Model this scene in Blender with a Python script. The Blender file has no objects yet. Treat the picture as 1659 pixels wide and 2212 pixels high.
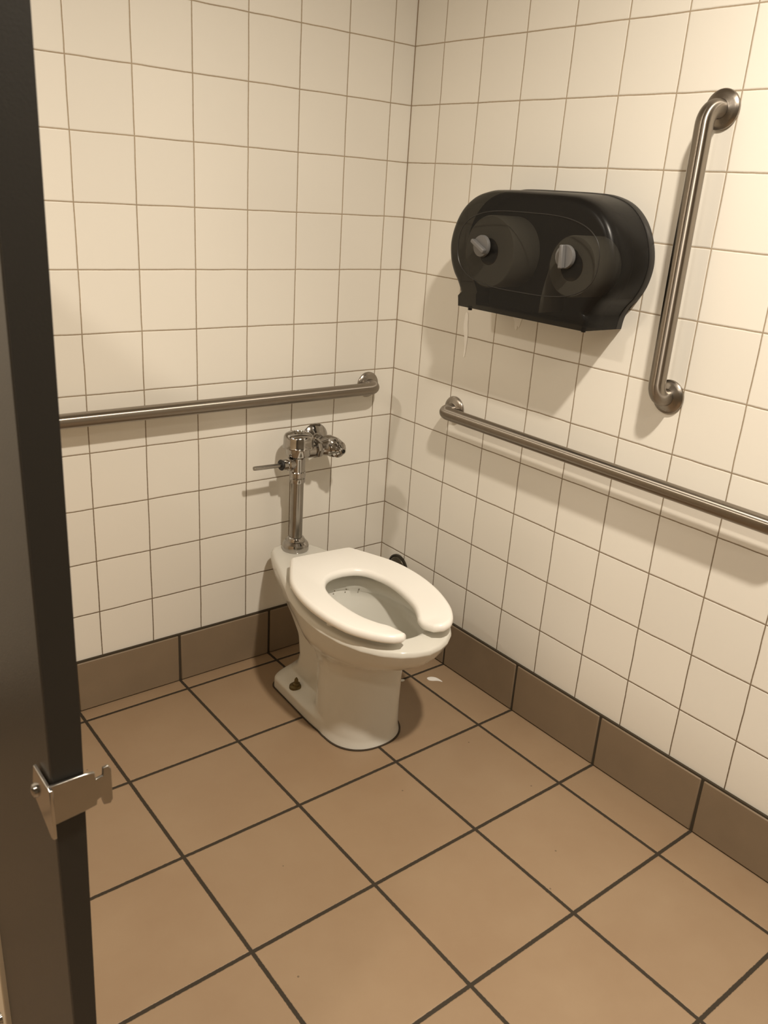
import bpy, bmesh, math, random
from mathutils import Vector, Matrix
random.seed(7)
S = bpy.context.scene
COL = S.collection
PI = math.pi

# ------------------------------------------------------------------ camera
F_PX, CX, CY, W, H = 1814.91, 837.32, 1104.53, 1659.0, 2212.0
cam = bpy.data.objects.new('camera', bpy.data.cameras.new('camera'))
COL.objects.link(cam)
right = Vector((0.7842399, -0.6170343, 0.0650887))
down = Vector((-0.1722903, -0.3173470, -0.9325272))
fwd = Vector((0.5960569, 0.7201108, -0.3551852))
m = Matrix((right, -down, -fwd)).transposed().to_4x4()
m.translation = Vector((-1.71767, -2.09554, 1.44379))
cam.matrix_world = m
cd = cam.data
cd.sensor_fit = 'VERTICAL'
cd.sensor_height = 24.0
cd.sensor_width = 36.0
cd.lens = F_PX * 24.0 / H
cd.shift_x = -(CX - W / 2) / H
cd.shift_y = (CY - H / 2) / H
cd.clip_start = 0.02
cd.dof.use_dof = True
cd.dof.focus_distance = 2.3
cd.dof.aperture_fstop = cd.lens / 2.2      # pupil of about 2 mm, a phone camera
S.camera = cam

# ------------------------------------------------------------------ world, lamps, exposure
wd = bpy.data.worlds.new('world'); S.world = wd; wd.use_nodes = True
wd.node_tree.nodes['Background'].inputs[0].default_value = (1, .85, .68, 1)
wd.node_tree.nodes['Background'].inputs[1].default_value = 0.02
CEIL = 2.56
def lamp(name, loc, power, size, color=(1, .895, .755)):
    l = bpy.data.lights.new(name, 'AREA'); l.shape = 'DISK'; l.size = size
    l.energy = power; l.color = color
    o = bpy.data.objects.new(name, l); COL.objects.link(o); o.location = loc
    return o
LAMPS = [
    ('lamp_main', (-.87, -1.72), 44, .10, 2.85),
    ('lamp_side', (-2.6, -.45), 28, .20, 3.0),
    ('lamp_aisle', (-2.6, -1.9), 16, .22, 2.9),
    ('lamp_door', (-1.45, -2.75), 7, .22, 2.9),
]
for n_, (x_, y_), p_, s_, sp_ in LAMPS:
    lamp(n_, (x_, y_, CEIL - .03), p_, s_).data.spread = sp_
S.view_settings.view_transform = 'Standard'
S.view_settings.look = 'None'
S.view_settings.gamma = 1
S.view_settings.exposure = 0.0
S.view_settings.use_curve_mapping = False

# ------------------------------------------------------------------ helpers
def obj(name, bm, mat, parent=None, smooth=True, bevel=0, seg=2, auto=40):
    me = bpy.data.meshes.new(name)
    bmesh.ops.recalc_face_normals(bm, faces=bm.faces)
    bm.to_mesh(me); bm.free()
    me.materials.append(mat)
    for p in me.polygons: p.use_smooth = smooth
    o = bpy.data.objects.new(name, me); COL.objects.link(o)
    if parent: o.parent = parent
    if bevel:
        b = o.modifiers.new('bevel', 'BEVEL'); b.width = bevel; b.segments = seg; b.limit_method = 'ANGLE'; b.angle_limit = math.radians(35)
        b.harden_normals = False
    if smooth and auto:
        try:
            me.set_sharp_from_angle(angle=math.radians(auto))
        except Exception: pass
    return o
def thing(name, label, cat, loc=(0, 0, 0), rz=0, group=None):
    o = bpy.data.objects.new(name, None); COL.objects.link(o)
    o.empty_display_size = .05
    o.location = loc; o.rotation_euler = (0, 0, rz)
    return tag(o, label, cat, group)
def tag(o, label, cat, group=None):
    o['label'] = label; o['category'] = cat
    if group: o['group'] = group
    return o
def struct(o): o['kind'] = 'structure'; return o
def add_box(bm, a, b):
    a, b = Vector(a), Vector(b)
    vs = [bm.verts.new((x, y, z)) for z in (a.z, b.z) for y in (a.y, b.y) for x in (a.x, b.x)]
    for f in ((0, 1, 3, 2), (4, 5, 7, 6), (0, 1, 5, 4), (2, 3, 7, 6), (0, 2, 6, 4), (1, 3, 7, 5)):
        bm.faces.new([vs[i] for i in f])
def box(a, b): bm = bmesh.new(); add_box(bm, a, b); return bm
def frame(axis):
    z = Vector(axis).normalized()
    x = z.orthogonal().normalized() if abs(z.z) < .9 else Vector((1, 0, 0))
    if abs(z.z) >= .9: x = (x - z * x.dot(z)).normalized()
    return x, z.cross(x), z
def add_lathe(bm, prof, loc, axis, n=48, phase=0):
    """prof = [(radius, height)] along axis"""
    x, y, z = frame(axis); loc = Vector(loc); rings = []
    for r, h in prof:
        if r < 1e-6: rings.append([bm.verts.new(loc + z * h)])
        else: rings.append([bm.verts.new(loc + z * h + (x * math.cos(2 * PI * i / n + phase) + y * math.sin(2 * PI * i / n + phase)) * r) for i in range(n)])
    for a, b in zip(rings, rings[1:]):
        for i in range(n):
            j = (i + 1) % n
            if len(a) == 1 and len(b) == 1: continue
            if len(a) == 1: bm.faces.new((a[0], b[i], b[j]))
            elif len(b) == 1: bm.faces.new((a[i], a[j], b[0]))
            else: bm.faces.new((a[i], a[j], b[j], b[i]))
def lathe(prof, loc, axis, n=48, phase=0): bm = bmesh.new(); add_lathe(bm, prof, loc, axis, n, phase); return bm
def add_tube(bm, pts, r, n=32, caps=True, uv=False):
    pts = [Vector(p) for p in pts]; rings = []
    t0 = (pts[1] - pts[0]).normalized(); x, y, _ = frame(t0)
    prev = t0
    for k, p in enumerate(pts):
        t = ((pts[k + 1] - p).normalized() if k == 0 else (p - pts[k - 1]).normalized() if k == len(pts) - 1 else ((pts[k + 1] - p).normalized() + (p - pts[k - 1]).normalized()).normalized())
        q = prev.rotation_difference(t); x = q @ x; y = q @ y; prev = t
        rr = r(k) if callable(r) else r
        rings.append([bm.verts.new(p + (x * math.cos(2 * PI * i / n) + y * math.sin(2 * PI * i / n)) * rr) for i in range(n)])
    lay = bm.loops.layers.uv.new('grain') if uv else None
    dist = [0]
    for a, b in zip(pts, pts[1:]): dist.append(dist[-1] + (b - a).length)
    for k, (a, b) in enumerate(zip(rings, rings[1:])):
        for i in range(n):
            f = bm.faces.new((a[i], a[(i + 1) % n], b[(i + 1) % n], b[i]))
            if lay:
                for lp, (q, w) in zip(f.loops, ((k, i), (k, i + 1), (k + 1, i + 1), (k + 1, i))): lp[lay].uv = (dist[q], w / n)
    if caps: bm.faces.new(rings[0][::-1]); bm.faces.new(rings[-1])
def loft(rings, cap0=True, cap1=True):
    bm = bmesh.new(); R = [[bm.verts.new(p) for p in r] for r in rings]; n = len(R[0])
    for a, b in zip(R, R[1:]):
        for i in range(n): bm.faces.new((a[i], a[(i + 1) % n], b[(i + 1) % n], b[i]))
    if cap0: bm.faces.new(R[0][::-1])
    if cap1: bm.faces.new(R[-1])
    return bm
def interp(tab, t):
    if t <= tab[0][0]: return tab[0][1]
    for (a, va), (b, vb) in zip(tab, tab[1:]):
        if t <= b: return va + (vb - va) * (t - a) / (b - a)
    return tab[-1][1]
def catmull(pts, k=8, closed=False):
    out = []; n = len(pts); P = [Vector(p) for p in pts]
    rng = range(n) if closed else range(n - 1)
    for i in rng:
        if closed: p0, p1, p2, p3 = P[i - 1], P[i], P[(i + 1) % n], P[(i + 2) % n]
        else: p0, p1, p2, p3 = P[max(i - 1, 0)], P[i], P[i + 1], P[min(i + 2, n - 1)]
        for s in range(k):
            t = s / k
            out.append(.5 * ((2 * p1) + (p2 - p0) * t + (2 * p0 - 5 * p1 + 4 * p2 - p3) * t * t + (3 * p1 - p0 - 3 * p2 + p3) * t ** 3))
    if not closed: out.append(P[-1])
    return out
def prism(poly, z0, z1, mapf=None):
    """poly of (a, b); mapf(a, b, h) -> xyz"""
    mapf = mapf or (lambda a, b, h: (a, b, h))
    bm = bmesh.new()
    A = [bm.verts.new(mapf(p[0], p[1], z0)) for p in poly]; B = [bm.verts.new(mapf(p[0], p[1], z1)) for p in poly]
    n = len(poly)
    for i in range(n): bm.faces.new((A[i], A[(i + 1) % n], B[(i + 1) % n], B[i]))
    bm.faces.new(A[::-1]); bm.faces.new(B)
    return bm

# ------------------------------------------------------------------ materials
def mat(name, base=(.8, .8, .8), rough=.5, metal=0, spec=.5, coat=0, aniso=0, bump=0, bscale=40, var=0, vscale=6):
    mt = bpy.data.materials.new(name); mt.use_nodes = True
    nt = mt.node_tree; p = nt.nodes['Principled BSDF']
    p.inputs['Base Color'].default_value = (*base, 1); p.inputs['Roughness'].default_value = rough
    p.inputs['Metallic'].default_value = metal; p.inputs['Specular IOR Level'].default_value = spec
    p.inputs['Coat Weight'].default_value = coat
    if aniso: p.inputs['Anisotropic'].default_value = aniso
    tc = nt.nodes.new('ShaderNodeTexCoord')
    if bump:
        nz = nt.nodes.new('ShaderNodeTexNoise'); nz.inputs['Scale'].default_value = bscale; nz.inputs['Detail'].default_value = 3
        nt.links.new(tc.outputs['Object'], nz.inputs['Vector'])
        b = nt.nodes.new('ShaderNodeBump'); b.inputs['Strength'].default_value = bump; b.inputs['Distance'].default_value = .001
        nt.links.new(nz.outputs[0], b.inputs['Height']); nt.links.new(b.outputs[0], p.inputs['Normal'])
    if var:
        nz = nt.nodes.new('ShaderNodeTexNoise'); nz.inputs['Scale'].default_value = vscale; nz.inputs['Detail'].default_value = 4
        nt.links.new(tc.outputs['Object'], nz.inputs['Vector'])
        mx = nt.nodes.new('ShaderNodeMix'); mx.data_type = 'RGBA'
        mx.inputs[6].default_value = (*[c * (1 - var) for c in base], 1); mx.inputs[7].default_value = (*[min(1, c * (1 + var)) for c in base], 1)
        nt.links.new(nz.outputs[0], mx.inputs[0]); nt.links.new(mx.outputs[2], p.inputs['Base Color'])
    return mt

class NT:
    def __init__(s, nt): s.nt = nt
    def math(s, op, a, b=None, c=None, clamp=False):
        n = s.nt.nodes.new('ShaderNodeMath'); n.operation = op; n.use_clamp = clamp
        for i, v in enumerate((a, b, c)):
            if v is None: continue
            if isinstance(v, (int, float)): n.inputs[i].default_value = v
            else: s.nt.links.new(v, n.inputs[i])
        return n.outputs[0]
    def link(s, a, b): s.nt.links.new(a, b)
    def mix(s, fac, a, b):
        n = s.nt.nodes.new('ShaderNodeMix'); n.data_type = 'RGBA'
        for i, v in ((0, fac), (6, a), (7, b)):
            if isinstance(v, (int, float)): n.inputs[i].default_value = v
            elif isinstance(v, tuple): n.inputs[i].default_value = (*v, 1)
            else: s.nt.links.new(v, n.inputs[i])
        return n.outputs[2]

def tile_material(name, ax, ay, ox, oy, px, py, gw, tile, grout, var=.03, rough=.2, wob=.0, mottled=0, grout_lo=None, bump=.5, coat=0.0, soft=.0012, lower=None):
    """ax, ay: world axes of the tiled plane; o: a grout line; p: pitch; gw: joint width"""
    mt = bpy.data.materials.new(name); mt.use_nodes = True
    nt = mt.node_tree; N = NT(nt); p = nt.nodes['Principled BSDF']
    geo = nt.nodes.new('ShaderNodeNewGeometry'); sep = nt.nodes.new('ShaderNodeSeparateXYZ')
    N.link(geo.outputs['Position'], sep.inputs[0])
    A, B = sep.outputs['XYZ'.index(ax)], sep.outputs['XYZ'.index(ay)]
    nz = nt.nodes.new('ShaderNodeTexNoise'); nz.inputs['Scale'].default_value = 9; nz.inputs['Detail'].default_value = 4
    N.link(geo.outputs['Position'], nz.inputs['Vector'])
    w = N.math('MULTIPLY', N.math('SUBTRACT', nz.outputs[0], .5), wob)
    dists, idx = [], []
    for c, o, pp in ((A, ox, px), (B, oy, py)):
        t = N.math('DIVIDE', N.math('SUBTRACT', N.math('ADD', c, w), o), pp)
        fr = N.math('FRACT', N.math('ADD', t, 1000.0))
        idx.append(N.math('FLOOR', N.math('ADD', t, 1000.0)))
        d = N.math('MULTIPLY', N.math('MINIMUM', fr, N.math('SUBTRACT', 1.0, fr)), pp)
        dists.append(d)
    d = N.math('MINIMUM', dists[0], dists[1])
    fine = nt.nodes.new('ShaderNodeTexNoise'); fine.inputs['Scale'].default_value = 160; fine.inputs['Detail'].default_value = 2
    N.link(geo.outputs['Position'], fine.inputs['Vector'])
    d2 = N.math('ADD', d, N.math('MULTIPLY', N.math('SUBTRACT', fine.outputs[0], .5), gw * .25))
    mask = nt.nodes.new('ShaderNodeMapRange'); mask.interpolation_type = 'SMOOTHSTEP'
    N.link(d2, mask.inputs['Value']); mask.inputs['From Min'].default_value = gw / 2 - soft * .5; mask.inputs['From Max'].default_value = gw / 2 + soft * .5
    comb = nt.nodes.new('ShaderNodeCombineXYZ'); N.link(idx[0], comb.inputs[0]); N.link(idx[1], comb.inputs[1])
    wn = nt.nodes.new('ShaderNodeTexWhiteNoise'); wn.noise_dimensions = '3D'; N.link(comb.outputs[0], wn.inputs['Vector'])
    a = tuple(c * (1 - var) for c in tile); b = tuple(min(1, c * (1 + var)) for c in tile)
    tc = N.mix(wn.outputs['Value'], a, b)
    if mottled:
        n2 = nt.nodes.new('ShaderNodeTexNoise'); n2.inputs['Scale'].default_value = 4.5; n2.inputs['Detail'].default_value = 7; n2.inputs['Roughness'].default_value = .62
        N.link(geo.outputs['Position'], n2.inputs['Vector'])
        mr = nt.nodes.new('ShaderNodeMapRange'); N.link(n2.outputs[0], mr.inputs['Value']); mr.inputs['From Min'].default_value = .3; mr.inputs['From Max'].default_value = .7
        tc = N.mix(N.math('MULTIPLY', mr.outputs[0], mottled), tc, tuple(c * k for c, k in zip(tile, (.80, .72, .66))))
        # a few dark specks
        v = nt.nodes.new('ShaderNodeTexVoronoi'); v.inputs['Scale'].default_value = 9; N.link(geo.outputs['Position'], v.inputs['Vector'])
        sp = N.math('MULTIPLY', N.math('LESS_THAN', v.outputs['Distance'], .022), .6)
        tc = N.mix(sp, tc, (.06, .04, .025))
    gl = grout_lo or grout
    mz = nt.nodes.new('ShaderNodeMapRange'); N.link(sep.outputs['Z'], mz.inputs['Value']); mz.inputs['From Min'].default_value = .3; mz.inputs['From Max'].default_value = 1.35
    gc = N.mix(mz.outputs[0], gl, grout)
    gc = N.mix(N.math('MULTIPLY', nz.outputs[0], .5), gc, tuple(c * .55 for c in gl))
    colr = N.mix(mask.outputs[0], gc, tc)
    N.link(colr, p.inputs['Base Color'])
    N.link(N.math('MULTIPLY_ADD', mask.outputs[0], rough - .8, .8), p.inputs['Roughness'])
    p.inputs['Coat Weight'].default_value = coat
    # rounded tile edges + gentle waviness
    hm = nt.nodes.new('ShaderNodeMapRange'); hm.interpolation_type = 'SMOOTHSTEP'; N.link(d, hm.inputs['Value'])
    hm.inputs['From Min'].default_value = gw * .3; hm.inputs['From Max'].default_value = gw / 2 + .0022
    hh = N.math('ADD', hm.outputs[0], N.math('MULTIPLY', nz.outputs[0], .25 if not mottled else .6))
    # each tile is set very slightly out of plane
    bp = nt.nodes.new('ShaderNodeBump'); bp.inputs['Strength'].default_value = bump; bp.inputs['Distance'].default_value = .0012
    N.link(hh, bp.inputs['Height']); N.link(bp.outputs[0], p.inputs['Normal'])
    return mt

PW, PH, ZA, XL, YR = .1535, .15368, 1.83435, .07732, .12533
ZB, ZT, BP = .15942, .15600, .0102
FT, FX, FY = .31074, .14551, .06013
WT = (.80, .77, .70)
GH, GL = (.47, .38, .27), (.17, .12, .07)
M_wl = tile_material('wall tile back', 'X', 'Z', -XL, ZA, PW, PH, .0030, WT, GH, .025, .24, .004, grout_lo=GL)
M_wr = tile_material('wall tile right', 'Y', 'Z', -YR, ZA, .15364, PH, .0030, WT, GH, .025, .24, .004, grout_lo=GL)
M_fl = tile_material('quarry tile floor', 'X', 'Y', -FX, -FY, FT, FT, .0088, (.315, .222, .138), (.036, .025, .013), .04, .42, .001, mottled=.45, bump=.7, soft=.0015)
M_base = mat('quarry base tile', (.225, .168, .110), .5, var=.12, vscale=9, bump=.15, bscale=300)
M_grout = mat('dark grout', (.045, .033, .018), .9, bump=.4, bscale=200)
M_ceil = mat('ceiling paint', (.46, .43, .37), .8, bump=.1)
M_white = mat('vitreous china', (.70, .685, .625), .16, spec=.5, coat=.1, var=.02, vscale=3)
M_seat = mat('white seat plastic', (.97, .955, .91), .30, spec=.5, bump=.08, bscale=220)
def brushed():
    mt = mat('brushed stainless steel', (.34, .305, .265), .30, 1, aniso=.4)
    nt = mt.node_tree; N = NT(nt); p = nt.nodes['Principled BSDF']
    tc = [n for n in nt.nodes if n.type == 'TEX_COORD'][0]
    nz = nt.nodes.new('ShaderNodeTexNoise'); nz.inputs['Scale'].default_value = 500; N.link(tc.outputs['Object'], nz.inputs['Vector'])
    N.link(N.math('MULTIPLY_ADD', nz.outputs[0], .12, .24), p.inputs['Roughness'])
    return mt
M_steel = brushed()
def brushed_bar():
    mt = mat('satin steel tube', (.32, .285, .245), .34, 1, aniso=.95)
    nt = mt.node_tree; p = nt.nodes['Principled BSDF']
    tg = nt.nodes.new('ShaderNodeTangent'); tg.direction_type = 'UV_MAP'; tg.uv_map = 'grain'
    nt.links.new(tg.outputs[0], p.inputs['Tangent'])
    return mt
M_bar = brushed_bar()
M_chrome = mat('chrome', (.42, .40, .375), .13, 1, var=.12, vscale=25)
M_tarn = mat('dull chrome', (.33, .31, .28), .25, 1, var=.15, vscale=30)
M_dark = mat('dark hole', (.012, .010, .008), .6, bump=.1)
M_part = mat('brown laminate', (.030, .025, .019), .38, spec=.5, bump=.25, bscale=500)
M_end_shade = mat('shaded laminate end', (.013, .011, .008), .5, bump=.1, bscale=400)  # darker copy of the pilaster laminate; end-face shade put into the colour
M_cream = mat('cream laminate', (.72, .60, .44), .45, var=.05)
M_knob = mat('grey plastic', (.15, .147, .145), .38, bump=.05)
M_black = mat('black plastic', (.022, .020, .018), .4, bump=.1, bscale=300)
M_paper = mat('tissue paper', (.82, .79, .74), .95, bump=.4, bscale=300)
M_core = mat('brown cardboard', (.20, .14, .08), .9, bump=.2)
M_brass = mat('tarnished brass', (.16, .12, .05), .5, .8, var=.3, vscale=60)
M_caulk = mat('dirty sealant', (.05, .035, .02), .9, bump=.5, bscale=120)
def smoked():
    mt = bpy.data.materials.new('smoked plastic'); mt.use_nodes = True
    nt = mt.node_tree; p = nt.nodes['Principled BSDF']
    nz = nt.nodes.new('ShaderNodeTexNoise'); nz.inputs['Scale'].default_value = 3
    geo = nt.nodes.new('ShaderNodeNewGeometry'); nt.links.new(geo.outputs['Position'], nz.inputs['Vector'])
    mx = nt.nodes.new('ShaderNodeMix'); mx.data_type = 'RGBA'; mx.inputs[6].default_value = (.007, .0065, .006, 1); mx.inputs[7].default_value = (.012, .011, .010, 1)
    nt.links.new(nz.outputs[0], mx.inputs[0]); nt.links.new(mx.outputs[2], p.inputs['Base Color'])
    p.inputs['Roughness'].default_value = .30; p.inputs['Specular IOR Level'].default_value = .2
    tr = nt.nodes.new('ShaderNodeBsdfTransparent'); tr.inputs[0].default_value = (.95, .93, .85, 1)
    ms = nt.nodes.new('ShaderNodeMixShader'); ms.inputs[0].default_value = .80
    nt.links.new(tr.outputs[0], ms.inputs[1]); nt.links.new(p.outputs[0], ms.inputs[2])
    nt.links.new(ms.outputs[0], nt.nodes['Material Output'].inputs[0])
    return mt
M_smoke = smoked()

# ------------------------------------------------------------------ the room
RX, RY = -3.3, -3.6
struct(obj('floor', box((RX, RY, -.04), (.0, .0, 0)), M_fl, smooth=False))
struct(obj('ceiling', box((RX, RY, CEIL), (0, 0, CEIL + .04)), M_ceil, smooth=False))
struct(obj('wall_back', box((RX, 0, ZB), (.05, .05, CEIL)), M_wl, smooth=False))
struct(obj('wall_right', box((0, RY, ZB), (.05, 0, CEIL)), M_wr, smooth=False))
M_taupe = mat('taupe paint', (.20, .172, .13), .7, bump=.1)
struct(obj('wall_left', box((RX - .05, RY, 0), (RX, 0, CEIL)), M_taupe, smooth=False))
struct(obj('wall_front', box((RX, RY - .05, 0), (.05, RY, CEIL)), M_taupe, smooth=False))

def baseboard(name, along_x):
    """tiled skirting: separate tiles over one dark grout bed"""
    G = .0078
    bm = bmesh.new()
    off = FX if along_x else FY
    end = -RX if along_x else -RY
    edges = [.0] + [off + i * FT for i in range(14)]
    for a, b in zip(edges, edges[1:]):
        lo = BP if a == 0 else a + G / 2
        hi = min(b - G / 2, end)
        if hi <= lo: break
        if along_x: add_box(bm, (-hi, -BP, .0028), (-lo, .003, ZT))
        else: add_box(bm, (-BP, -hi, .0028), (.003, -lo, ZT))
    o = struct(obj(name, bm, M_base, smooth=True, bevel=.0028, seg=3))
    g = bmesh.new()
    if along_x: add_box(g, (RX, -BP + .0035, -.002), (-.001, .05, ZB + .0015))
    else: add_box(g, (-BP + .0035, RY, -.002), (.05, -.001, ZB + .0015))
    obj('grout_bed', g, M_grout, o, smooth=False)
baseboard('baseboard_back', True)
baseboard('baseboard_right', False)
# sealant line in the inside corner of the walls
cb = bmesh.new(); add_tube(cb, [(-.0005, -.0005, ZB), (-.0005, -.0005, CEIL)], .0017, 8)
struct(obj('trim_1', cb, mat('corner grout', (.27, .205, .135), .9, bump=.4, bscale=150), smooth=True))

# ------------------------------------------------------------------ toilet
TX, TROT = -.416, -math.radians(3.3)
toilet = thing('toilet', 'white floor-mounted elongated toilet with open-front seat in the tiled corner', 'toilet', (TX, 0, 0), TROT)
def smooth01(t): t = max(0, min(1, t)); return t * t * (3 - 2 * t)
TOP = [(.04, .032), (.047, .052), (.065, .066), (.11, .084), (.15, .097), (.20, .112), (.28, .137), (.36, .163), (.44, .179), (.50, .183), (.56, .181), (.63, .167), (.69, .142), (.735, .110), (.765, .073), (.781, .038), (.788, .0)]
NP = 72
def outline(z):
    """closed outline of the body at height z in local (u, v); v forward"""
    vb = interp([(0, .150), (.03, .152), (.055, .165), (.085, .20), (.13, .215), (.20, .205), (.27, .165), (.32, .115), (.355, .062), (.372, .045), (.405, .038), (.413, .042), (.4155, .048)], z)
    vf = interp([(0, .606), (.02, .602), (.10, .600), (.25, .604), (.275, .615), (.292, .640), (.308, .682), (.322, .712), (.342, .740), (.365, .762), (.385, .774), (.400, .782), (.404, .783), (.4135, .781), (.4155, .778)], z)
    k = interp([(.19, 0), (.235, .05), (.260, .16), (.28, .31), (.298, .50), (.315, .65), (.34, .80), (.365, .89), (.385, .95), (.400, 1.0)], z)          # 0 column, 1 rim outline
    kb = k
    foot = 1 - smooth01((z - .034) / .022)
    inset = interp([(.400, 0), (.404, .0012), (.4135, .006), (.4155, .011)], z)
    pts = []
    for i in range(NP + 1):
        th = PI * i / NP
        s = (1 - math.cos(th)) / 2
        v = vb + (vf - vb) * s
        # rim outline, remapped to this level's extent
        vt = .04 + .748 * s
        wt = interp(TOP, vt)
        # pedestal column at the front, narrow spine behind it
        flare = interp([(0, .006), (.03, .001), (.12, 0)], z)
        c, a, b = .488, .122 + flare, .108 + flare
        q = abs(v - c) / a
        wc = b * (1 - q ** 2.6) ** (1 / 2.6) if q < 1 else 0
        if v > c: 
            q = (v - c) / max(vf - c, 1e-4); wc = b * max(0, 1 - q ** 2.3) ** (1 / 2.3)
        ws = 0
        if foot > 0:
            e = min(1, max(0, (v - vb) / .055)); wf = .118 * math.sqrt(max(0, 1 - (1 - e) ** 2))
            if v > .38: wf *= max(0, 1 - ((v - .38) / max(vf - .38, 1e-4)) ** 2.4) ** (1 / 2.4)
        else: wf = 0
        if v < c:
            e = min(1, max(0, (v - vb) / .045)); ws = interp([(.0, .062), (.10, .060), (.2, .062), (.3, .075)], z) * math.sqrt(max(0, 1 - (1 - e) ** 2))
        p = 5
        wl = (wc ** p + ws ** p) ** (1 / p) if wc + ws > 0 else 0
        wl = max(wl, wl * (1 - foot) + wf * foot)
        w = wl * (1 - kb) + wt * kb
        if kb > .3: w = max(w, 0)
        w = max(0, w - inset * (1 if 0 < i < NP else 0))
        pts.append((w, v))
    ring = [(w, -v, z) for w, v in pts] + [(-w, -v, z) for w, v in pts[-2:0:-1]]
    return ring
zs = [0, .008, .02, .028, .033, .036, .039, .042, .045, .048, .051, .054, .057, .062, .07, .085, .10, .13, .16, .19, .205, .22, .235, .25, .265, .28, .295, .31, .325, .338, .348, .356, .364, .372, .385, .396, .401, .3995, .4015, .404, .4095, .4135, .4148, .4155]
KZ = .957          # rim top at 0.3975 m
body_bm = loft([[(x, y, z * KZ) for x, y, z in outline(zz)] for zz in zs])
bmesh.ops.remove_doubles(body_bm, verts=body_bm.verts, dist=.00005)
bmesh.ops.triangulate(body_bm, faces=[f for f in body_bm.faces if len(f.verts) > 4])
body = obj('bowl', body_bm, M_white, toilet, auto=0)
# hollow of the bowl
def egg(z, vb, vf, hw):
    r = []
    for i in range(96):
        th = 2 * PI * i / 96
        c, s = math.cos(th), math.sin(th)
        vm = vb + (vf - vb) * .47
        v = vm + (vf - vm) * s if s > 0 else vm + (vm - vb) * s
        r.append((hw * (abs(c) ** .93) * (1 if c > 0 else -1), -v, z))
    return [(x, y, z_ * KZ) for x, y, z_ in r]
cut_bm = loft([egg(z, vb, vf, hw) for z, vb, vf, hw in (
    (.46, .320, .712, .132), (.4158, .320, .712, .132), (.413, .324, .706, .127), (.407, .327, .702, .1245), (.392, .328, .700, .123), (.378, .328, .700, .124), (.368, .322, .716, .132), (.350, .328, .716, .130),
    (.335, .338, .695, .124), (.318, .346, .665, .116), (.300, .352, .632, .105), (.28, .357, .602, .093), (.25, .364, .578, .078), (.225, .372, .560, .064), (.20, .380, .545, .050), (.18, .390, .528, .038), (.168, .40, .51, .022))])
cut = obj('cutter', cut_bm, M_white, toilet, auto=0)
bo = body.modifiers.new('hollow', 'BOOLEAN'); bo.operation = 'DIFFERENCE'; bo.object = cut; bo.solver = 'EXACT'
bpy.context.view_layer.update()
dg = bpy.context.evaluated_depsgraph_get()
nm = bpy.data.meshes.new_from_object(body.evaluated_get(dg))
body.modifiers.clear(); body.data = nm; nm.name = 'bowl'
bpy.data.objects.remove(cut)
for p in nm.polygons: p.use_smooth = True
nm.set_sharp_from_angle(angle=math.radians(50))
# water, rim holes
M_water = mat('toilet water', (.62, .62, .56), .03, spec=.6)
obj('water', loft([[(x * .98, y * 1.0, .197) for x, y, z in egg(0, .376, .56, .054)], [(x * .98, y, .199) for x, y, z in egg(0, .376, .56, .054)]]), M_water, toilet, auto=0)
M_hole = mat('brown rim hole', (.16, .13, .09), .7)  # plain brown for the small discs that mark the rim holes
for i in range(5):
    t = -.62 + i * .31
    obj('rim_hole', lathe([(0, 0), (.0018, 0), (.0018, .0022), (0, .0022)], (.118 * math.sin(t), -(.463 - .131 * math.cos(t)), .361), (-math.sin(t), -math.cos(t), 0), 10), M_hole, toilet)
# ledge ridge under rim handled by outline; base sealant
seal = [[(x * 1.012 + (0.002 if x > 0 else -.002), y + (-.003 if y < -.4 else .003), z) for x, y, z0 in outline(0)] for z in (0.0004, .0035)]
obj('sealant', loft(seal), M_caulk, toilet)
for sx in (-1, 1):
    b = lathe([(0, .030), (.0215, .030), (.0205, .0385), (.0120, .041), (.0110, .047), (.0065, .049), (.0055, .060), (.002, .066), (0, .066)], (sx * .089, -.284, .006), (0, 0, 1), 20)
    o = obj('floor_bolt', b, M_brass, toilet); o['label'] = 'tarnished brass floor bolt and washer'

# seat (open front)
SEAT_O = [(.0, .232), (.060, .232), (.088, .233), (.100, .238), (.112, .260), (.137, .308), (.165, .370), (.180, .442), (.183, .52), (.173, .60), (.150, .675), (.122, .725), (.093, .752), (.068, .758)]
SEAT_I = [(.048, .744), (.041, .712), (.045, .680), (.060, .652), (.079, .608), (.090, .550), (.094, .485), (.087, .432), (.067, .393), (.038, .372), (.0, .366)]
def even(pts, n):
    P = catmull([(a, b, 0) for a, b in pts], 10); L = [0]
    for a, b in zip(P, P[1:]): L.append(L[-1] + (b - a).length)
    out = []; j = 0
    for k in range(n):
        d = L[-1] * k / (n - 1)
        while j < len(P) - 2 and L[j + 1] < d: j += 1
        q = P[j].lerp(P[j + 1], max(0, min(1, (d - L[j]) / max(L[j + 1] - L[j], 1e-9)))); out.append((q.x, q.y))
    return out
NS = 64
so, si = even(SEAT_O, NS), even(SEAT_I[::-1], NS)
full = so + si[::-1] + [(-x, y) for x, y in si[1:]] + [(-x, y) for x, y in so[:0:-1]]
IO = lambda k: k % len(full)                     # right outer 0..NS-1
II = lambda k: 2 * NS - 1 - k                    # right inner
LI = lambda k: 2 * NS - 1 + k                    # left inner
LO = lambda k: IO(4 * NS - 2 - k)                # left outer
def seat_ring(pts, ins, z):
    n = len(pts); out = []
    for i in range(n):
        a = Vector(pts[i - 1]); b = Vector(pts[(i + 1) % n]); t = (b - a)
        t.normalize(); nrm = Vector((-t.y, t.x))
        out.append((pts[i][0] + nrm.x * ins, -(pts[i][1] + nrm.y * ins), z))
    return out
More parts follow.
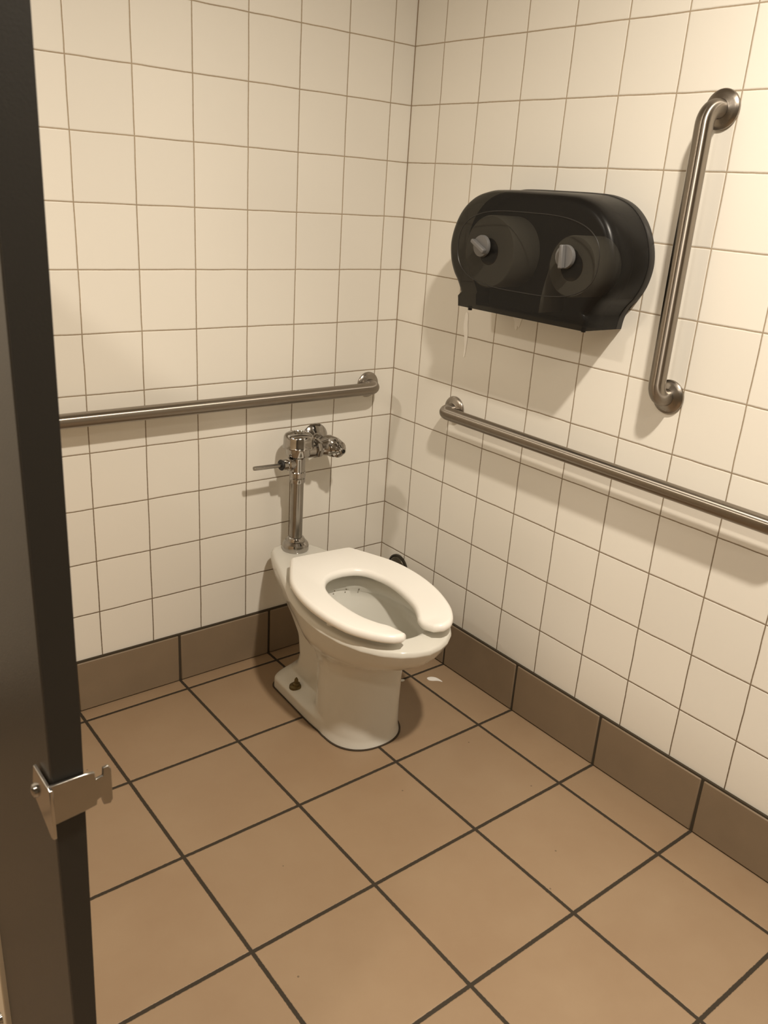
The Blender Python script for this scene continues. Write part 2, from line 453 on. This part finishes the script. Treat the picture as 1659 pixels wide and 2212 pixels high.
def dish(p, inner):
    # the ring slopes down towards the opening; the left arm reaches a little further inwards at its tip
    x, y, z = p; v = -y
    k = inner * max(0, min(1, (.765 - v) / .06)) * max(.35, min(1, (v - .30) / .12))
    if x < 0 and v > .66: x += .013 * (v - .66) / .09
    return (x, y, z - .012 * k)
inner_f = [0] * NS + [1] * (2 * NS - 1) + [0] * (NS - 1)
sb = bmesh.new()
R = []
for ins, z in ((.006, .4225), (.002, .4235), (.0, .427), (.0, .4335), (.0012, .4385), (.0045, .4425), (.009, .4445), (.0095, .4446)):
    R.append([sb.verts.new(dish(p, f)) for p, f in zip(seat_ring(full, ins, z), inner_f)])
n = len(full)
for a, b in zip(R, R[1:]):
    for i in range(n): sb.faces.new((a[i], a[(i + 1) % n], b[(i + 1) % n], b[i]))
for rg in (R[0], R[-1]):
    for k in range(NS - 1):
        for O, I in ((IO, II), (LO, LI)):
            a, b, c, d = rg[O(k)], rg[O(k + 1)], rg[I(k + 1)], rg[I(k)]
            if len({a, b, c, d}) == 4:
                try: sb.faces.new((a, b, c, d))
                except ValueError: pass
rs = Matrix.Translation((.008, -.235, 0)) @ Matrix.Rotation(-math.radians(2.4), 4, 'Z') @ Matrix.Translation((0, .235, 0))
bmesh.ops.transform(sb, matrix=rs, verts=sb.verts)
seat = obj('seat', sb, M_seat, toilet, auto=60); seat['label'] = 'white open-front toilet seat'
for sx, v in ((-1, .56), (1, .56), (-1, .33), (1, .33)):
    u = .142 if v > .5 else .132
    bb = lathe([(0, .3970), (.012, .3970), (.012, .4235), (0, .4235)], (sx * u, -v, 0), (0, 0, 1), 20)
    bmesh.ops.transform(bb, matrix=rs, verts=bb.verts); obj('bumper', bb, M_seat, seat)
for sx in (-1, 1):
    hbm = box((sx * .072 - .02, -.262, .3965), (sx * .072 + .02, -.238, .4300)); bmesh.ops.transform(hbm, matrix=rs, verts=hbm.verts)
    obj('hinge', hbm, M_seat, seat, bevel=.004)

# ------------------------------------------------------------------ flush valve
VX, VY = -.4175, -.093
fv = thing('flush_valve', 'chrome lever flush valve rising from the back of the toilet', 'flush valve', (VX, VY, .3970))
def vl(name, prof, loc=(0, 0, 0), axis=(0, 0, 1), m=None, n=48, parent=fv, **k):
    bm = lathe([(r_ * 1.21, h_) for r_, h_ in prof], Vector(loc) - Vector((0, 0, .3970)), axis, n); k.setdefault('auto', 28); return obj(name, bm, m or M_chrome, parent, **k)
vl('spud_collar', [(0, .3974), (.0325, .3974), (.0335, .401), (.0335, .414), (.0318, .421), (.0265, .4275), (.0235, .4285), (.0230, .434), (.0205, .439), (.0175, .441), (0, .441)])
vl('flush_tube', [(0, .435), (.0160, .435), (.0160, .626), (0, .626)], m=M_tarn)
vl('coupling_nut', [(0, .617), (.0190, .617), (.0195, .620), (.0195, .630), (.0178, .632), (.0178, .634), (.0200, .636), (.0200, .649), (.0185, .652), (0, .652)])
vl('valve_body', [(0, .645), (.0165, .645), (.0180, .652), (.0185, .690), (.0200, .694), (.0285, .701), (.0300, .706), (.0300, .732), (0, .732)])
vl('valve_cap', [(0, .724), (.0310, .724), (.0380, .7255), (.0385, .729), (.0368, .733), (.0362, .752), (.0355, .7585), (.0330, .7635), (.0290, .7665), (.0175, .7695), (.0165, .7675), (.0105, .7675), (.0100, .7705), (0, .7705)])
# handle on the left (x-), pointing along -x
vl('handle_boss', [(0, 0), (.0135, 0), (.0145, .004), (.0165, .013), (.0165, .020), (.0125, .023), (.0120, .0245), (0, .0245)], (-.014, 0, .6765), (-1, 0, 0), n=48)
vl('handle_socket', [(0, 0), (.0100, 0), (.0130, .003), (.0130, .016), (.0095, .0185), (0, .0185)], (-.0375, 0, .6770), (-1, -.02, .02))
vl('handle_gasket', [(0, 0), (.0122, 0), (.0135, .003), (.0122, .006), (0, .006)], (-.0545, 0, .6775), (-1, -.02, .02), m=M_dark)
vl('lever', [(0, 0), (.0052, 0), (.0052, .090), (.0048, .0935), (.003, .0942), (0, .0942)], (-.058, -.001, .6775), (-1, -.04, .045), m=M_tarn)
# tailpiece to the right and control stop
vl('tailpiece', [(0, 0), (.0215, 0), (.0215, .030), (.0195, .034), (.0175, .052), (0, .052)], (.018, 0, .7130), (1, 0, 0))
vl('tail_nut', [(0, 0), (.0240, 0), (.0245, .004), (.0245, .014), (.0230, .018), (0, .018)], (.056, 0, .7130), (1, 0, 0), n=8, auto=30)
vl('stop_body', [(0, -.045), (.0155, -.045), (.0185, -.028), (.0250, -.018), (.0255, .012), (.0235, .024), (.0185, .030), (0, .030)], (.118, 0, .7130), (0, -1, 0))
vl('stop_neck', [(0, 0), (.0170, 0), (.0200, .012), (.0230, .030), (0, .030)], (.072, 0, .7130), (1, 0, 0))
vl('stop_cap', [(0, 0), (.0205, 0), (.0210, .003), (.0210, .012), (.0150, .016), (.0140, .022), (.0085, .026), (.0080, .034), (.0052, .035), (.0050, .029), (0, .029)], (.118, -.029, .7130), (0, -1, 0), n=16, auto=30)
vl('stop_hole', [(0, 0), (.0045, 0), (.0045, .003), (0, .003)], (.118, -.0590, .7130), (0, -1, 0), m=M_dark, n=12)
vl('supply_tube', [(0, 0), (.0145, 0), (.0145, .060), (0, .060)], (.118, .088, .7130), (0, -1, 0))
vl('wall_flange', [(0, 0), (.0395, 0), (.0395, .002), (.0375, .005), (.028, .012), (.019, .018), (.016, .026), (.0145, .028), (0, .028)], (.118, .0925, .7130), (0, -1, 0))

# ------------------------------------------------------------------ grab bars
def bar_path(a, b, out, off=.057, r=.036, k=10):
    """from wall point a out by off, along to b, back into the wall. out = unit vector away from wall"""
    a, b, out = Vector(a), Vector(b), Vector(out); d = (b - a).normalized()
    pts = [a + out * .006, a + out * (off - r)]
    c = a + out * (off - r) + d * r
    for i in range(1, k + 1):
        t = PI / 2 * i / k; pts.append(c - d * r * math.cos(t) + out * r * math.sin(t))
    c2 = b + out * (off - r) - d * r
    L = (c2 - c).length
    for i in range(1, 12): pts.append(c + out * r + d * L * i / 12)
    for i in range(0, k + 1):
        t = PI / 2 * i / k; pts.append(c2 + d * r * math.sin(t) + out * r * math.cos(t))
    pts.append(b + out * .006)
    return pts
def grab_bar(label, a, b, out, wall_open=None):
    A = Vector(a); t = thing('grab_bar', label, 'grab bar', a)
    B = Vector(b) - A
    bm = bmesh.new(); add_tube(bm, bar_path((0, 0, 0), B, out), .0190, 40, uv=True)
    obj('bar', bm, M_bar, t)
    for q in (Vector((0, 0, 0)), B):
        obj('flange', lathe([(0, .0005), (.0395, .0005), (.0400, .004), (.0385, .0065), (.030, .0095), (.0215, .0125), (.0195, .0135), (.0185, .010), (0, .010)], q, out, 56), M_steel, t)
    return t
grab_bar('long horizontal stainless grab bar on the right wall beside the toilet', (0, -.3035, .8455), (0, -1.371, .8455), (-1, 0, 0))
gl = grab_bar('horizontal stainless grab bar on the back wall above the flush valve', (-.1045, 0, .8670), (-1.172, 0, .8670), (0, -1, 0))
sc = obj('screw', lathe([(0, 0), (.0045, 0), (.004, .002), (0, .003)], (-.014, -.0075, .024), (0, -1, 0), 14), M_chrome, gl)
sc2 = obj('screw_hole', lathe([(0, 0), (.0075, 0), (.0075, .0015), (0, .0015)], (-.014, -.0065, .0245), (0, -1, 0), 14), M_dark, gl)
grab_bar('vertical stainless grab bar on the right wall beside the black dispenser', (0, -1.0115, 1.0425), (0, -1.0115, 1.6460), (-1, 0, 0))

# ------------------------------------------------------------------ toilet paper dispenser
DY = -.6335
disp = thing('toilet_paper_dispenser', 'smoked black twin roll toilet paper dispenser on the right wall', 'dispenser', (0, DY, 1.17))
HW = [(.0, 1.4725), (.090, 1.4722), (.148, 1.4685), (.200, 1.452), (.240, 1.4205), (.266, 1.378), (.278, 1.330), (.272, 1.285), (.255, 1.250), (.236, 1.227), (.222, 1.203), (.2165, 1.172)]
half = [(p.x, p.y) for p in catmull([(a, b, 0) for a, b in HW], 6)]
outl = half + [(-x, z) for x, z in half[::-1] if x > 1e-6]
def resample(pts, n):
    P = [Vector(p) for p in pts]; L = [0]
    for i in range(len(P)): L.append(L[-1] + (P[(i + 1) % len(P)] - P[i]).length)
    out = []; j = 0
    for k in range(n):
        d = L[-1] * k / n
        while L[j + 1] < d: j += 1
        a, b = P[j], P[(j + 1) % len(P)]; out.append(a.lerp(b, (d - L[j]) / max(1e-9, L[j + 1] - L[j])))
    return out
def inset_outline(x, ins, base=None, fillbottom=0):
    n = len(outl); out = []
    for i in range(n):
        if outl[i][1] < 1.2:
            out.append((x, outl[i][0] * (1 - ins * 1.2), outl[i][1] - 1.17)); continue
        a = Vector(outl[i - 1]); b = Vector(outl[(i + 1) % n]); t = (b - a).normalized(); nr = Vector((t.y, -t.x))
        if (Vector(outl[i]) + nr * .01 - Vector((0, 1.31))).length > (Vector(outl[i]) - Vector((0, 1.31))).length: nr = -nr
        p = Vector(outl[i]) + nr * ins
        out.append((x, p.x, p.y - 1.17))
    return out
def sm(pts2, n_iter=2): return pts2
shell = loft([inset_outline(x, i) for x, i in ((-.0195, .002), (-.050, .003), (-.090, .0045), (-.115, .006), (-.127, .009), (-.134, .013), (-.1385, .019), (-.1405, .026), (-.1408, .030))], cap0=False)
cov = obj('cover', shell, M_smoke, disp, auto=50); cov['label'] = 'smoked translucent plastic cover'
# raised oval window line on the cover
def oval(k, x, cz=.156, a=.232, b=.094, yo=0):
    r = []
    for i in range(k):
        t = 2 * PI * i / k; c, s = math.cos(t), math.sin(t); e = .62
        r.append((x, yo + a * abs(c) ** e * (1 if c > 0 else -1), cz + b * abs(s) ** (.78) * (1 if s > 0 else -1)))
    return r
ob = bmesh.new()
def ring_strip(bm, r1, r2):
    A = [bm.verts.new(p) for p in r1]; B = [bm.verts.new(p) for p in r2]; n = len(A)
    for i in range(n): bm.faces.new((A[i], A[(i + 1) % n], B[(i + 1) % n], B[i]))
q0 = oval(96, -.1406); q1 = oval(96, -.1420, a=.2312, b=.0932); q2 = oval(96, -.1420, a=.2300, b=.0920); q3 = oval(96, -.1406, a=.2292, b=.0912)
ob = loft([q0, q1, q2, q3], False, False)
obj('cover_rib', ob, M_black, cov)
bp = loft([inset_outline(x, i) for x, i in ((-.0005, 0), (-.0165, -.0005), (-.0195, .001), (-.0196, .0045), (-.068, .0065), (-.070, .0075), (-.068, .0095), (-.021, .0095))])
obj('back_plate', bp, M_black, disp, auto=50)
for sy in (-1, 1):
    ky = sy * .1375
    kb = thing  # noqa
    kn = obj('knob', lathe([(0, 0), (.0268, 0), (.0268, .006), (.0255, .009), (0, .0095)], (-.1415, ky, .160), (-1, 0, 0), 40), M_knob, disp)
    kn['label'] = 'grey turning knob'
    ang = math.radians(62 if sy > 0 else 4)
    grip = prism([(-.0265, -.0062), (-.0265, .0062), (.0265, .005), (.0265, -.005)], -.1505, -.1645,
                 lambda a, b, h, ky=ky, ang=ang: (h, ky + a * math.sin(ang) + b * math.cos(ang), .160 + a * math.cos(ang) - b * math.sin(ang)))
    obj('grip', grip, M_knob, kn, bevel=.003)
    obj('spindle', lathe([(0, 0), (.017, 0), (.017, .120), (0, .120)], (-.0198, ky, .160), (-1, 0, 0), 32), M_black, disp)
for y in (.186, -.180):
    obj('lock_pin', lathe([(0, 0), (.0055, .001), (.0060, .012), (0, .012)], (-.118 if y > 0 else -.095, y, -.008), (0, 0, 1), 16), M_black, disp)
def roll(label, y, z, r, rc, x0=-.118, x1=-.022):
    """annular roll with cardboard core"""
    t = thing('toilet_paper_roll', label, 'toilet paper roll', (x0, y, z), 0, 'toilet paper rolls inside the dispenser')
    Wd = x1 - x0
    obj('paper', lathe([(rc, 0), (r - .003, 0), (r, .003), (r, Wd - .003), (r - .003, Wd), (rc, Wd), (rc, 0)], (0, 0, 0), (1, 0, 0), 64), M_paper, t, auto=45)
    obj('core', lathe([(rc - .0015, 0), (rc - .0002, 0), (rc - .0002, Wd), (rc - .0015, Wd), (rc - .0015, 0)], (0, 0, 0), (1, 0, 0), 48), M_core, t)
    return t
roll('full toilet paper roll behind the left knob of the dispenser', DY + .1375, 1.3165, .089, .0330)
rr = roll('smaller toilet paper roll behind the right knob of the dispenser', DY - .1375, 1.3080, .070, .0330)
# loose tail of the right roll: drops from its left side
tp = [(0, .070, .010), (0, .0725, -.02), (0, .080, -.05), (0, .086, -.085), (0, .087, -.118)]
tb = bmesh.new(); A = [tb.verts.new((.004, y, z)) for _, y, z in tp]; B = [tb.verts.new((.090, y, z)) for _, y, z in tp]
for i in range(len(tp) - 1): tb.faces.new((A[i], A[i + 1], B[i + 1], B[i]))
o = obj('loose_sheet', tb, M_paper, rr); s_ = o.modifiers.new('thick', 'SOLIDIFY'); s_.thickness = .0012

# ------------------------------------------------------------------ paper scraps
def scrap(name, label, cat, poly, loc, mapf, m=M_paper, th=.0014, group=None):
    pts = catmull([(a, b, 0) for a, b in poly], 4, True)
    bm = prism([(p.x, p.y) for p in pts], 0.0002, th, mapf)
    o = obj(name, bm, m, smooth=False); o.location = loc
    return tag(o, label, cat, group)
M_wet = mat('wet tissue', (.97, .95, .90), .8, bump=.5, bscale=150)
wallmap = lambda a, b, h: (-h, -a, b)
scrap('tissue_scrap', 'long thin white tissue scrap stuck on the wall below the left end of the dispenser', 'tissue scrap',
      [(-.006, .060), (.004, .058), (.006, .03), (.010, .0), (.009, -.03), (.006, -.062), (.001, -.064), (.001, -.035), (-.003, -.01), (-.009, .012), (-.010, .03)], (0, -.318, 1.072), wallmap, M_wet)
scrap('tissue_scrap', 'short white tissue scrap stuck on the wall under the middle of the dispenser', 'tissue scrap',
      [(-.018, .020), (.016, .022), (.014, .004), (.009, -.012), (.004, -.008), (.001, -.020), (-.006, -.014), (-.009, .002)], (0, -.513, 1.135), wallmap, M_wet)
scrap('paper_scrap', 'small torn white paper scrap on the floor right of the toilet', 'paper scrap',
      [(-.026, .006), (-.012, .013), (.006, .008), (.022, -.012), (.008, -.008), (-.010, -.009), (-.022, -.006)], (-.092, -.428, 0), lambda a, b, h: (a * .8 + b * .6, -a * .6 + b * .8, h), M_paper)
scrap('paper_scrap', 'tiny white paper speck on the floor close behind the toilet pedestal', 'paper scrap',
      [(-.008, .004), (.0, .007), (.009, .0), (.003, -.006), (-.006, -.004)], (-.186, -.376, 0), lambda a, b, h: (a, b, h), M_paper)

# ------------------------------------------------------------------ cleanout plate behind the toilet
co = thing('cleanout_cover', 'dark round metal cover low on the right wall behind the toilet seat', 'pipe cover', (0, -.100, .238))
obj('plate', lathe([(0, .0004), (.045, .0004), (.045, .004), (.040, .010), (.030, .013), (0, .014)], (0, 0, 0), (-1, 0, 0), 48), mat('dark chrome plate', (.10, .09, .07), .3, .9), co)
M_old = mat('darkened pipe metal', (.045, .038, .028), .35, .6, var=.3, vscale=40)
obj('ring', lathe([(.0445, 0), (.0500, 0), (.0500, .006), (.0445, .008), (.0445, 0)], (0, 0, 0), (-1, 0, 0), 48), M_old, co)

# ------------------------------------------------------------------ stall partition at the left
pil = thing('partition_pilaster', 'dark brown stall partition pilaster standing close at the left', 'partition', (-1.54, -1.415, 0))
def lean(z, a, b): return a + (b - a) * (z - .57) / (1.55 - .57)
pb = bmesh.new()
def pil_ring(z, l0=-1.5395, l1=-1.5400, r0=-1.5155, r1=-1.5050, y0=-1.415, y1=-1.072, g=0):
    L = lean(z, l0, l1) + 1.54; Rr = interp([(0, -1.5250), (.57, -1.5155), (.96, -1.5078), (1.55, -1.5045), (2.13, -1.5005)], z) + 1.54
    return [(L + g, 0 + g, z), (Rr - g, 0 + g, z), (Rr - g, y1 - y0 - g, z), (L + g, y1 - y0 - g, z)]
obj('panel', loft([pil_ring(.0), pil_ring(.57), pil_ring(.96), pil_ring(1.55), pil_ring(2.13)]), M_part, pil, bevel=.0035, seg=3)
eb = loft([[(x + (.0012 if i in (0, 3) else -.0006), y, z) for i, (x, y, z) in enumerate([(p[0], (-.0006 if k < 2 else .004), p[2]) for k, p in enumerate(pil_ring(z))])] for z in (.012, .57, .96, 1.55, 2.12)])
ed = obj('end_shade', eb, M_end_shade, pil, bevel=.0002, seg=1); ed['label'] = 'end face of the pilaster, darkened for shade'  # thin added sheet that carries the shade of the panel's end face
# keeper of the door latch
kp = thing('latch_keeper', 'chrome door latch keeper screwed on the dark pilaster edge', 'latch', (-1.54, -1.4165, .885))
arm = [(-.004, -.024), (.0285, -.0205), (.0395, -.0185), (.0405, -.0130), (.0440, -.0115), (.0465, -.0215), (.0530, -.0225), (.0555, -.018), (.0555, .018), (.0530, .0225), (.0475, .0215), (.0470, .0130), (.0400, .0115), (.0395, .0200), (.0300, .0215), (-.004, .0215)]
am = prism(arm, -.0008, -.0042, lambda a, b, h: (a, h, b))
obj('arm', am, M_tarn, kp, bevel=.0008)
fp = prism([(.0065, .0215), (-.042, .0205), (-.053, -.014), (-.047, -.020), (.0, -.0375), (.0065, -.0345)], -.0008, -.0044, lambda a, b, h: (h - .0008, -a - .004 if a > 0 else -a - .004, b))
obj('face_plate', fp, M_chrome, kp, bevel=.0008)
obj('rivet', lathe([(0, 0), (.0075, 0), (.0065, .0028), (.0035, .0042), (0, .0046)], (-.0052, .0365, -.008), (-1, 0, 0), 24), M_chrome, kp)
# cream panel beyond the pilaster
cp = thing('partition_panel', 'cream partition panel with a domed screw behind the dark pilaster', 'partition', (-1.546, -1.068, 0))
obj('panel', box((0, .0, .06), (.022, 1.05, 1.58)), M_cream, cp, bevel=.002)
obj('screw', lathe([(0, 0), (.0085, 0), (.0075, .004), (.004, .0065), (0, .0072)], (-.0002, .029, .212), (-1, 0, 0), 24), M_chrome, cp)
